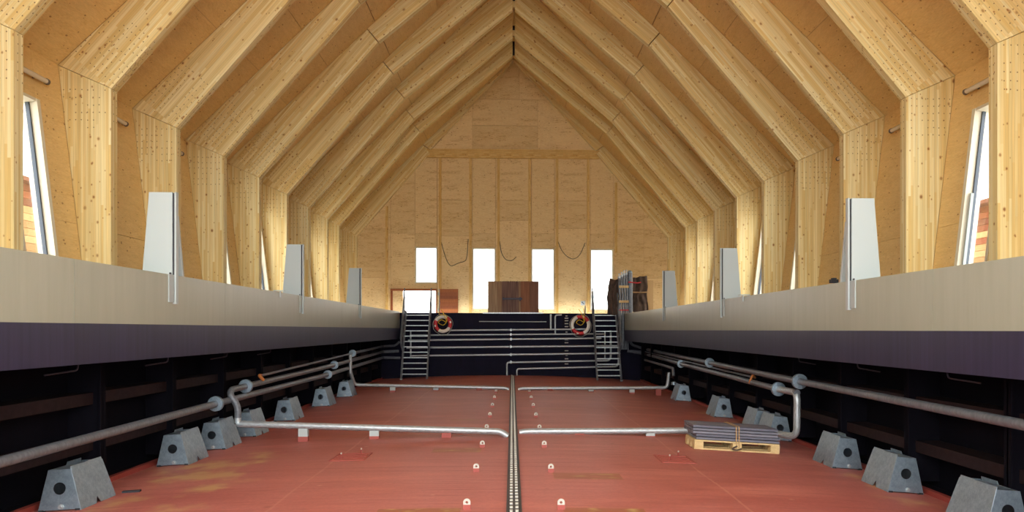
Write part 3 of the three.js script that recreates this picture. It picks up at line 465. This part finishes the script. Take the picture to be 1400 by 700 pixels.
// saddles under the deck pipes
for (const [Z_, list] of [[12.96, [[415, 'white'], [512, 'white'], [610.5, 'red'], [792, 'red'], [889, 'white']]], [23.1, [[537, 'white'], [596, 'white'], [655, 'red'], [752, 'red'], [808, 'white'], [864, 'white'], [900, 'red']]]]) {
  list.forEach(([px, col], li) => { const Z = Z_ < 15 && px > 700 ? 13.4 : Z_, p = onZ(px, 590, Z), fy = floorY(p[0]), pl = Z < 15 ? (px < 700 ? onZ(px, 579.5 + (px - 337) / 347 * 10.5, Z) : onZ(px, 588 + (1055 - px) / 335 * 2, Z)) : (px < 700 ? onZ(px, 526 + (px - 492) / 198 * 4.5, Z) : onZ(px, 530 + (925 - px) / 215, Z)); const top = pl[1] - 0.054, hh = Math.max(0.05, top - fy);
    const t = thing('pipe_saddle', (col === 'white' ? 'white topped' : 'red painted') + ' saddle block under the ' + (Z < 15 ? 'near' : 'far') + ' deck pipe, ' + (px < 700 ? 'doorway' : 'pallet') + ' side, ' + nth[px < 700 ? list.filter((q) => q[0] < 700 && q[0] > px).length : list.filter((q) => q[0] > 700 && q[0] < px).length] + ' from the drain', 'saddle', [p[0], fy - 0.01, -Z], 'saddles under the ' + (Z < 15 ? 'near' : 'far') + ' deck pipes, ' + col + (px < 700 ? ', doorway' : ', pallet') + ' side');
    const cut = hh * 0.45; obj('foot', box(0.155, cut, 0.09, 0, cut / 2, 0), M.redPaint, t); obj('block', box(0.15, hh - cut + 0.02, 0.085, 0, cut + (hh - cut) / 2 + 0.01, 0), col === 'white' ? M.whitePaint : M.redPaint, t); });
}
// pipes on the bulkhead
{
  const q = (px, py) => onZ(px, py, BZ - 0.1);
  const run = (label, pts, r = 0.032) => { const t = pipe('bulkhead_pipe', label, [['pipe_run', pts, r, 0.1]], { mat: M.galvPipe }); return t; };
  const list = [
    ['horizontal bulkhead pipe level with the bottom of the lifebuoys, uppermost', [q(598, 451.8), q(806, 450)], 0.034],
    ['horizontal bulkhead pipe, second from the top', [q(562, 458.3), q(826, 456.5)], 0.03],
    ['horizontal bulkhead pipe, third from the top', [q(558, 465.3), q(822, 462.5)], 0.036],
    ['horizontal bulkhead pipe, fourth from the top', [q(556, 475.5), q(848, 472.8)], 0.04],
    ['horizontal bulkhead pipe, fifth from the top', [q(561, 488), q(563, 486.5), q(848, 483)], 0.038],
    ['bulkhead pipe turning down into the deck beside the drain channel', [q(693, 514), q(693, 495.5), q(832, 493), q(835, 489), q(835, 452)], 0.036],
    ['lowest bulkhead pipe turning down into the deck', [q(706.5, 514), q(706.5, 504.5), q(843, 501), q(845.5, 497), q(845.5, 476)], 0.036],
    ['short upright pipe below the bulkhead edge strip', [q(753, 429.5), q(753, 451)], 0.036],
    ['short upright pipe with a bent top beside the draught marks', [q(768, 430.5), q(759, 430.8), q(759, 456)], 0.032],
    ['slim upright pipe behind the stair below the doorway', [q(561.5, 453), q(561.5, 488)], 0.03],
    ['slim upright pipe behind the stair by the standing pipes', [q(827, 453), q(827, 491)], 0.026]];
  for (const l of list) run(...l);
  tag(obj('guide_rod', [tube([q(655, 439.5), q(747, 440)], 0.016, 0.05, 8), ...[662, 701, 740].map((x) => box(0.03, 0.03, 0.11, q(x, 439.7)[0], q(x, 439.7)[1], -BZ + 0.055))], M.galvPipe), 'thin horizontal rod high on the bulkhead below the chest', 'rod');
  const t = thing('clamp_strap', 'vertical steel strap clamping the bulkhead pipes above the drain channel', 'strap', [q(698.5, 470)[0], 0, -BZ + 0.01]);
  obj('strap', box(0.06, q(698, 448)[1] - q(698, 497)[1], 0.02, 0, (q(698, 448)[1] + q(698, 497)[1]) / 2, 0.01), M.navy, t); for (const y of [451, 457.2, 463.8, 474, 484.8, 495]) obj('clamp', box(0.05, 0.11, 0.12, 0, q(698, y)[1], 0.085), M.galvPipe, t);
}
// ---------------------------------------------------------------- stairs
function stair(x0, x1, label) {
  const Zb = depthOf(29.0, (x0 + x1) / 2), Zt = BZ - 0.12, yb = floorY((x0 + x1) / 2), yt = 2.44;
  const t = thing('steel_stair', label, 'stair', [(x0 + x1) / 2, yb, -Zb]); const w = x1 - x0, dz = -(Zt - Zb), H = yt - yb, n = 12;
  const len = Math.hypot(dz, H), ang = Math.atan2(dz, H);
  for (const s of [-1, 1]) { obj('stringer', box(0.06, len + 0.04, 0.12, 0, len / 2, 0, 1).rotateX(ang).translate(s * w / 2, 0, 0), M.oldPipe, t); }
  for (let k = 1; k <= n; k++) { const f = k / (n + 0.6); obj('tread', [box(w - 0.05, 0.008, 0.17, 0, H * f, dz * f), box(w - 0.05, 0.032, 0.01, 0, H * f - 0.012, dz * f + 0.085)], M.galvPipe, t); }
  for (const s of [-1, 1]) {
    const x = s * (w / 2 + 0.035), at = (f, off) => [x, H * f + off * 0.62, dz * f + off * 0.78];   // off = distance out from the stringer line
    const a = at(0.42, 0.55), b = at(1.0, 0.55), e = at(1.22, 0.55), rail = [[x, H * 0.42, dz * 0.42], [x, a[1] - 0.1, a[2] - 0.0], a, b, e];
    obj('handrail', tube(rail, 0.027, 0.12, 10), M.oldPipe, t);
    obj('knee_rail', tube([at(0.43, 0.28), at(1.0, 0.28), at(1.16, 0.28)], 0.014, 0.1, 8), M.oldPipe, t);
    for (const f of [0.62, 0.8, 0.98]) obj('baluster', tube([at(f, 0), at(f, 0.55)], 0.014, 0.05, 8), M.oldPipe, t);
    obj('top_post', tube([[x, H - 0.06, e[2]], e], 0.021, 0.05, 10), M.oldPipe, t);
    obj('shoe', box(0.09, 0.02, 0.16, s * w / 2, 0.012, 0), M.galvPipe, t);
  }
  return t;
}
stair(-4.05, -3.11, 'steep grey steel stair climbing to the doorway');
stair(3.12, 4.0, 'steep grey steel stair beside the standing pipes and tarps');
// ---------------------------------------------------------------- lifebuoys
function buoy(px, py, R, turn, label, hangX) {
  const p = onZ(px, py, BZ - 0.22), t = thing('lifebuoy', label, 'lifebuoy', p); const r = 0.066, c = R - r;
  for (let k = 0; k < 4; k++) { const a0 = turn + k * Math.PI / 2, arc = k % 2 ? 0.46 : 0.54; const P = []; const half = Math.PI / 4 * (k % 2 ? 0.94 : 1.06); for (let i = 0; i <= 14; i++) { const a = a0 - half + 2 * half * i / 14; P.push(new THREE.Vector3(Math.cos(a) * c, Math.sin(a) * c, 0)); } const seg = obj(k % 2 ? 'red_section' : 'white_section', sweep(P, r * (k % 2 ? 1.02 : 1), 14), k % 2 ? M.buoyRed : M.buoyWhite, t); if (k % 2) obj('white_mark', sweep([a0 - 0.12, a0, a0 + 0.12].map((a) => new THREE.Vector3(Math.cos(a) * (c + 0.012), Math.sin(a) * (c + 0.012), 0.032)), r * 0.62, 10), M.buoyWhite, seg); }
  const gl = []; for (let k = 0; k < 4; k++) { const a = turn + Math.PI / 4 + k * Math.PI / 2, b = a + Math.PI / 2; const P = []; for (let i = 0; i <= 12; i++) { const q = a + (b - a) * i / 12, rr = R + 0.008 + 0.028 * Math.sin(i / 12 * Math.PI); P.push(new THREE.Vector3(Math.cos(q) * rr, Math.sin(q) * rr - (Math.sin(q) < -0.3 ? 0.04 : 0), 0.02)); } gl.push(sweep(P, 0.009, 6)); } obj('grab_line', gl, M.ropeGrey, t);
  const rp = new THREE.CatmullRomCurve3([[hangX, R + 0.25, -0.05], [hangX + 0.03, R + 0.02, 0.06], [0.12, R - 0.02, 0.09], [0.16, c - 0.15, 0.07], [0.02, c - 0.32, 0.05], [-0.16, c - 0.22, 0.06], [-0.05, c - 0.12, 0.08], [0.13, c - 0.2, 0.07], [0.02, R + 0.08, 0.08], [-0.06, R + 0.22, -0.04]].map((q) => new THREE.Vector3(...q))).getPoints(70); obj('throwing_line', sweep(rp, 0.013, 7), M.ropeYellow, t);
  return t;
}
buoy(605.5, 443, 0.345, Math.PI / 2 + 0.25, 'red and white lifebuoy hanging by the stair below the doorway', -0.15);
buoy(793.5, 444.5, 0.385, Math.PI - 0.35, 'red and white lifebuoy hanging beside the draught marks', 0.12);
for (const [px, lab] of [[600.5, 'slim post holding the lifebuoy beside the open door leaf'], [800, 'slim post holding the lifebuoy near the draught marks']]) { const p = onZ(px, 428, BZ + 0.1); tag(obj('slim_post', [cyl(0.022, px < 700 ? 0.95 : 0.3, p[0], 2.38 + (px < 700 ? 0.475 : 0.15), p[2], 10), cyl(0.04, 0.02, p[0], 2.4, p[2], 12)], M.ropeGrey), lab, 'post'); }
// ---------------------------------------------------------------- wooden chest on the aft deck
{
  const Z = 31.7, a = onZ(667, 428, Z), b = onZ(736.5, 428, Z), y1 = onZ(700, 384.5, Z)[1], t = thing('wooden_chest', 'tall weathered brown plank chest standing on the deck between windows', 'chest', [(a[0] + b[0]) / 2, 2.385, -Z]), w = b[0] - a[0], h = y1 - 2.385, D = 0.8;
  obj('carcass', box(w - 0.04, h - 0.03, D - 0.05, 0, (h - 0.03) / 2, -D / 2 - 0.03, 1), M.chest[3], t);
  const ws = [0.32, 0.13, 0.24, 0.2, 0.1, 0.07, 0.3, 0.28], tot = ws.reduce((p, q) => p + q, 0), ms = [0, 4, 1, 1, 1, 4, 2, 3]; let x = -w / 2;
  ws.forEach((q, i) => { const bw = q / tot * w; obj('plank', prism([[x + 0.004, 0], [x + bw - 0.004, 0], [x + bw - 0.004, h], [x + 0.004, h]], -0.025 + 0.008 * (i % 2), 0.03, { bevel: 0.004, W: 0.5, H: 1.4, du: i * 0.3 }), M.chest[ms[i]], t); x += bw; });
  for (const s of [-1, 1]) obj('plank', box(0.03, h, D, s * (w / 2 - 0.016), h / 2, -D / 2 - 0.02, 1), M.chest[2], t);
  const xl = onZ(687, 0, Z)[0] - t.position.x, xr = onZ(714, 0, Z)[0] - t.position.x, yb = onZ(700, 408.5, Z)[1] - 2.385;
  obj('locking_bar', [box(xr - xl, 0.075, 0.03, (xl + xr) / 2, yb, 0.05), box(0.05, 0.16, 0.03, xr - 0.09, yb - 0.01, 0.04), box(0.04, 0.12, 0.03, xl + 0.04, yb, 0.04)], M.iron, t);
}
// ---------------------------------------------------------------- standing pipes with tarps at the head of the stair
{
  const Z = BZ - 0.3, q = (px, py, z = Z) => onZ(px, py, z);
  const t = thing('standing_pipes', 'cluster of upright grey vent pipes strapped with wooden battens and red bands', 'vent pipes', [0, 0, 0]);
  const px = [846.5, 849.8, 853, 856.2], tops = [380, 378, 376, 375];
  px.forEach((x, i) => { const z = Z - 0.25 + i * 0.06, b = q(x + 2, 478, z), u = q(x, tops[i], z); obj('upright', tube([[b[0], b[1], b[2]], [b[0], 2.3, b[2]], u], 0.044, 0.2, 12), M.oldPipe, t); obj('valve_head', [cyl(0.055, 0.07, u[0], u[1] + 0.02, u[2], 14), cyl(0.02, 0.1, u[0], u[1] + 0.1, u[2], 10), cyl(0.035, 0.03, u[0], u[1] + 0.15, u[2], 12)], M.galvPipe, t); const e = q(x, tops[i] + 22, z); obj('bent_branch', tube([[u[0] - 0.02, u[1] - 0.15, u[2] + 0.05], [u[0] - 0.03, u[1] - 0.3, u[2] + 0.12], [e[0] + 0.02, e[1] - 0.1, e[2] + 0.1], [e[0], e[1] - 0.35, e[2] + 0.05]], 0.03, 0.1, 10), M.oldPipe, t); });
  const bb = q(861.5, 429), bu = q(861, 373); obj('large_upright', tube([bb, bu], 0.1, 0.05, 18), M.oldPipe, t); obj('large_cap', new THREE.SphereGeometry(0.1, 18, 10, 0, Math.PI * 2, 0, Math.PI / 2).translate(...bu), M.galv, t);
  const lower = q(857, 478); obj('large_lower', tube([bb, [bb[0], 2.1, bb[2]], [lower[0] + 0.02, 1.6, lower[2]], lower], 0.06, 0.2, 14), M.oldPipe, t);
  for (const [py, m, nm, h] of [[394, M.pallet, 'wooden_batten', 0.09], [414, M.pallet, 'wooden_batten', 0.09], [425.5, M.strapRed, 'red_band', 0.045]]) { const a = q(844.5, py), b = q(857.5, py - 2.5); obj(nm, box(b[0] - a[0], h, 0.04, (a[0] + b[0]) / 2, (a[1] + b[1]) / 2, -Z + 0.38).rotateZ(0), m, t); }
  const rb = q(865, 386); obj('red_band', tube([q(859, 385.5, Z - 0.14), q(863, 386, Z - 0.13), q(871, 387, Z - 0.1), q(876, 386, Z)], 0.024, 0.05, 8), M.strapRed, t);
  // tarps: hanging folded cloth, thick, with pleats
  const drape = (name, label, cx, cy, cz, w, h, seed, wide) => { const g = new THREE.BoxGeometry(w, h, 0.3, 22, 18, 6), P = g.attributes.position; for (let i = 0; i < P.count; i++) { const x = P.getX(i), y = P.getY(i), z = P.getZ(i), v = y / h + 0.5, u = x / w + 0.5; const pl = Math.sin(u * 13 + 9 * vnoise(u * 2, v * 3, seed)) * 0.035 + (vnoise(u * 5, v * 5, seed + 1) - 0.5) * 0.12; P.setXYZ(i, x * (0.82 + 0.3 * vnoise(v * 3.4, 2, seed + 2) + (wide ?? 0) * (1 - v)) + (vnoise(v * 4, 1, seed + 3) - 0.5) * 0.12, y - (v < 0.06 ? vnoise(u * 6, 0, seed + 4) * 0.16 : 0) + (v > 0.94 ? vnoise(u * 4, 7, seed) * 0.1 : 0), z * (1 - 0.4 * Math.abs(2 * u - 1)) + (z > 0 ? pl : -pl)); } g.computeVertexNormals(); const o = obj(name, g.translate(cx, cy, cz), M.cloth); return tag(o, label, 'tarp'); };
  const l0 = q(839, 405), r0 = q(875.5, 402, BZ + 0.3);
  drape('hanging_tarp', 'narrow brown tarp hanging over the stair side of the standing pipes', l0[0], l0[1], l0[2] - 0.1, 0.36, 1.25, 301, 0.5);
  const big = drape('hanging_tarp', 'wide dark brown tarp bundle hanging behind the standing pipes', r0[0], r0[1], r0[2], 0.62, 1.25, 302, 0.1);
  const s1 = q(865, 399.5, BZ + 0.02), s2 = q(885, 399.5, BZ + 0.02); const st = obj('strap', tube([s1, [(s1[0] + s2[0]) / 2, s1[1] - 0.01, s1[2] + 0.06], s2], 0.022, 0.1, 8), M.twine, big);
  tag(obj('backing_board', box(0.75, 1.25, 0.05, q(880, 405, BZ + 0.6)[0], q(880, 405, BZ + 0.6)[1], -(BZ + 0.6), 1), M.roofSlab), 'plain plywood board standing behind the wide tarp bundle', 'board');
}
// ---------------------------------------------------------------- white tapered fins on the coaming
const finLab = ['with a second sloping plate behind it', 'middle of three', 'last before the stair'];
for (const s of [-1, 1]) [462.5, 287.5, 208].forEach((d, i) => {
  const X = s * CX, zc = F * CX / (CS * d), Z = depthOf(zc, X), yT = 2.41 + tiltY(X);
  const t = thing('coaming_fin', 'white tapered steel fin on the ' + (s < 0 ? 'doorway' : 'pallet') + '-side coaming, ' + finLab[i], 'fin', [X, yT, -Z]);
  obj('plate', prism([[s * 0.008, 0], [s * 0.385, 0.0], [s * 0.30, 1.05], [s * 0.008, 1.05]], -0.025, 0.05, { bevel: 0.004 }), M.whitePaint, t);
  obj('slot', box(0.03, 1.38, 0.04, -s * 0.008, 0.35, -0.01), M.slot, t);
  obj('channel', [box(0.022, 1.4, 0.07, -s * 0.034, 0.35, 0), box(0.05, 1.4, 0.012, -s * 0.01, 0.35, -0.04)], M.whitePaint, t);
  obj('bracket', [box(0.014, 0.35, 0.15, -s * 0.009, -0.175, 0.095), box(0.07, 0.02, 0.06, -s * 0.012, -0.36, 0)], M.whitePaint, t);
  obj('pin', cyl(0.012, 0.02, 0, 0, 0, 10).rotateX(Math.PI / 2).translate(s * 0.03, 0.02, 0.03), M.slot, t);
  if (i === 0) obj('rear_plate', prism([[s * 0.02, 0], [s * 0.46, 0], [s * 0.46, 0.8], [s * 0.09, 0.8]], -0.38, 0.05, { bevel: 0.004 }), M.whitePaint, t);
});
for (const [px, py, s, lab] of [[382, 402, -1, 'small white bracket on the coaming edge before the middle doorway-side fin'], [1017, 407, 1, 'small white bracket on the coaming edge before the middle pallet-side fin']]) { const p = onX(px, py, s * CX); const y = 2.425 + tiltY(s * CX); const t = thing('edge_bracket', lab, 'bracket', [p[0], y, p[2]]); obj('plate', box(0.2, 0.02, 0.1, 0, 0.01, 0), M.whitePaint, t); obj('clip', box(0.02, 0.12, 0.05, -s * 0.02, -0.05, 0), M.whitePaint, t); }
{ const p = onX(1138, 381, CX + 0.1); const t = thing('black_block', 'small black block on the pallet-side coaming near the first fin', 'block', [CX + 0.12, 2.43 + tiltY(CX), p[2]]); obj('body', box(0.1, 0.05, 0.08, 0, 0.025, 0), M.slot, t); obj('cap', box(0.06, 0.02, 0.05, 0, 0.06, 0), M.slot, t); }

// ---------------------------------------------------------------- pallet with grey boards
{
  const a = onFloor(949, 614.5), b = onFloor(1055.5, 616), x0 = a[0], w = b[0] - a[0], Z = -a[2], t = thing('wooden_pallet', 'pale wooden pallet under the strapped grey boards', 'pallet', [x0 + w / 2, floorY(x0 + w / 2), -Z]); t.rotation.z = -0.03 * 0 - TILT - 0.0144 * 3.9;
  const D = 0.64; for (const x of [-w / 2 + 0.07, 0, w / 2 - 0.07]) for (const z of [-0.07, -D / 2, -D + 0.07]) obj('block', box(0.14, 0.08, 0.14, x, 0.062, z), M.pallet, t);
  for (const z of [-0.07, -D / 2, -D + 0.07]) obj('bottom_board', box(w, 0.022, 0.13, 0, 0.011, z, 1, 'x'), M.pallet, t);
  for (const x of [-w / 2 + 0.07, 0, w / 2 - 0.07]) obj('cross_board', box(0.14, 0.02, D, x, 0.112, -D / 2, 1, 'z'), M.pallet, t);
  for (let k = 0; k < 5; k++) obj('top_board', box(w, 0.022, 0.1, 0, 0.133, -0.067 - k * 0.1265, 1, 'x'), M.pallet, t);
  const bx = x0 + w / 2, by = floorY(bx) + 0.145, R = rng(9), rows = 5, th = 0.046;
  for (let r = 0; r < rows; r++) for (let c = 0; c < 4; c++) {
    const wide = r >= 2, ww = w + (wide ? 0.0 : -0.03), sh = wide ? -0.02 + R() * 0.01 : 0.02 + R() * 0.01, dd = 0.158;
    const o = tag(obj('grey_board', box(ww, th - 0.012, dd - 0.008, 0, 0, 0, 1, 'x'), M.bundle[(r + c) % 3]), 'grey plank on the pallet, ' + ['bottom', 'second', 'third', 'fourth', 'top'][r] + ' layer, ' + nth[3 - c] + ' row from the bulkhead side', 'plank', 'grey planks on the pallet'); o.position.set(bx + sh, by + th * (r + 0.5) - 0.0 , -Z - 0.02 - dd * (c + 0.5) + (c === 0 ? (R() - 0.5) * 0.02 : 0)); o.rotation.z = -TILT - 0.0144 * 3.9;
  }
  const s = thing('binding_strap', 'tan strap tied around the grey planks and pallet', 'strap', [bx, by, -Z]); const top = th * rows + 0.006;
  for (const dx of [-0.012, 0.03]) obj('band', [box(0.016, top + 0.1, 0.004, dx, top / 2 - 0.05, 0.012), box(0.016, 0.004, D + 0.04, dx, top, -D / 2), box(0.016, top + 0.1, 0.004, dx, top / 2 - 0.05, -D - 0.03)], M.twine, s);
  const tail = new THREE.CatmullRomCurve3([[0.0, -0.06, 0.02], [-0.08, -0.1, 0.03], [-0.02, -0.115, 0.06], [0.06, -0.1, 0.03]].map((q) => new THREE.Vector3(...q))).getPoints(16); obj('loose_end', sweep(tail, 0.012, 6), M.cloth, s);
}
{ // short dark batten lying on the deck by the first foot
  const p = onFloor(180, 673); const o = tag(obj('short_batten', box(0.19, 0.02, 0.06, 0, 0, 0), M.slot), 'short dark batten lying on the sandy deck near a pipe support', 'batten'); o.position.set(p[0], p[1] + 0.011, p[2]); o.rotation.y = 0.1; o.rotation.z = 0.05;
}
// ================================================================ OUTSIDE
{
  const gnd = (x0, x1, Z0, Z1, y) => box(x1 - x0, 0.3, Z1 - Z0, (x0 + x1) / 2, y - 0.15, -(Z0 + Z1) / 2, 6);
  struct(obj('ground', [gnd(5.6, 60, -40, GZ, 1.3), gnd(-60, -5.6, -40, GZ, 1.3), gnd(-60, 60, GZ - 0.6, 90, 1.3), gnd(-60, 60, -40, BACK - 0.1, -0.6)], M.concrete), 'pale quay paving around the hall', 'ground');
  for (const s of [-1, 1]) { // timber sheds beyond the side windows
    const X = HX + s * 14, topY = EYE + (s < 0 ? 4.2 : 3.7), t = thing('timber_shed', s < 0 ? 'timber shed seen through the doorway-side window' : 'reddish timber shed seen through the pallet-side window', 'shed', [X, 1.3, -24]);
    const Ls = 14, H = topY - 1.3; obj('core', box(0.3, H, Ls, s * 0.2, H / 2, 0, 2), M.roofSlab, t);
    const n = 22; for (let k = 0; k < n; k++) { const hh = H / n, up = s < 0 ? k > n * 0.83 : k > n * 0.8; obj('plank', box(0.03, hh - 0.012, Ls, s * 0.03, hh * (k + 0.5), 0, 1, 'z'), up ? M.shedBrown[k % 3] : (s > 0 && k % 4 === 0 ? M.shedBrown[2] : M.shedPale[k % 3]), t); }
    obj('roof', box(1.6, 0.12, Ls + 0.4, s * 0.5, H + 0.06, 0, 2), M.shedBrown[1], t);
  }
  const far = (px, py0, w, h, Z, lab, cat) => { const p = onZ(px, py0, Z); return thing('far_building', lab, cat, [p[0], 1.3, -Z]); };
  { const t = far(824, 425, 0, 0, 80, 'pale distant building seen through the last gable window', 'building'); const y1 = onZ(824, 401, 80)[1] - 1.3; obj('walls', box(5, y1, 4, 1, y1 / 2, -2, 3), M.farWall, t); for (let k = 0; k < 3; k++) obj('window_band', box(4.4, 0.28, 0.05, 1, y1 - 0.35 - k * 0.75, 0.02), M.farGlass, t); obj('roof', box(5.3, 0.2, 4.3, 1, y1 + 0.1, -2), M.farRoof, t); }
  { const t = far(661, 425, 0, 0, 85, 'pale distant steepled building seen through the gable window beside the doorway', 'building'); const y1 = onZ(661, 372, 85)[1] - 1.3, y2 = onZ(661, 352, 85)[1] - 1.3; obj('tower', box(1.1, y1, 1.1, 0, y1 / 2, 0, 3), M.farWall, t); obj('spire', new THREE.ConeGeometry(0.75, y2 - y1, 4).rotateY(Math.PI / 4).translate(0, (y1 + y2) / 2, 0), M.farRoof, t); obj('nave', box(4, y1 * 0.6, 3, 2.4, y1 * 0.3, 0, 3), M.farWall, t); }
}
renderer.render(scene, camera);
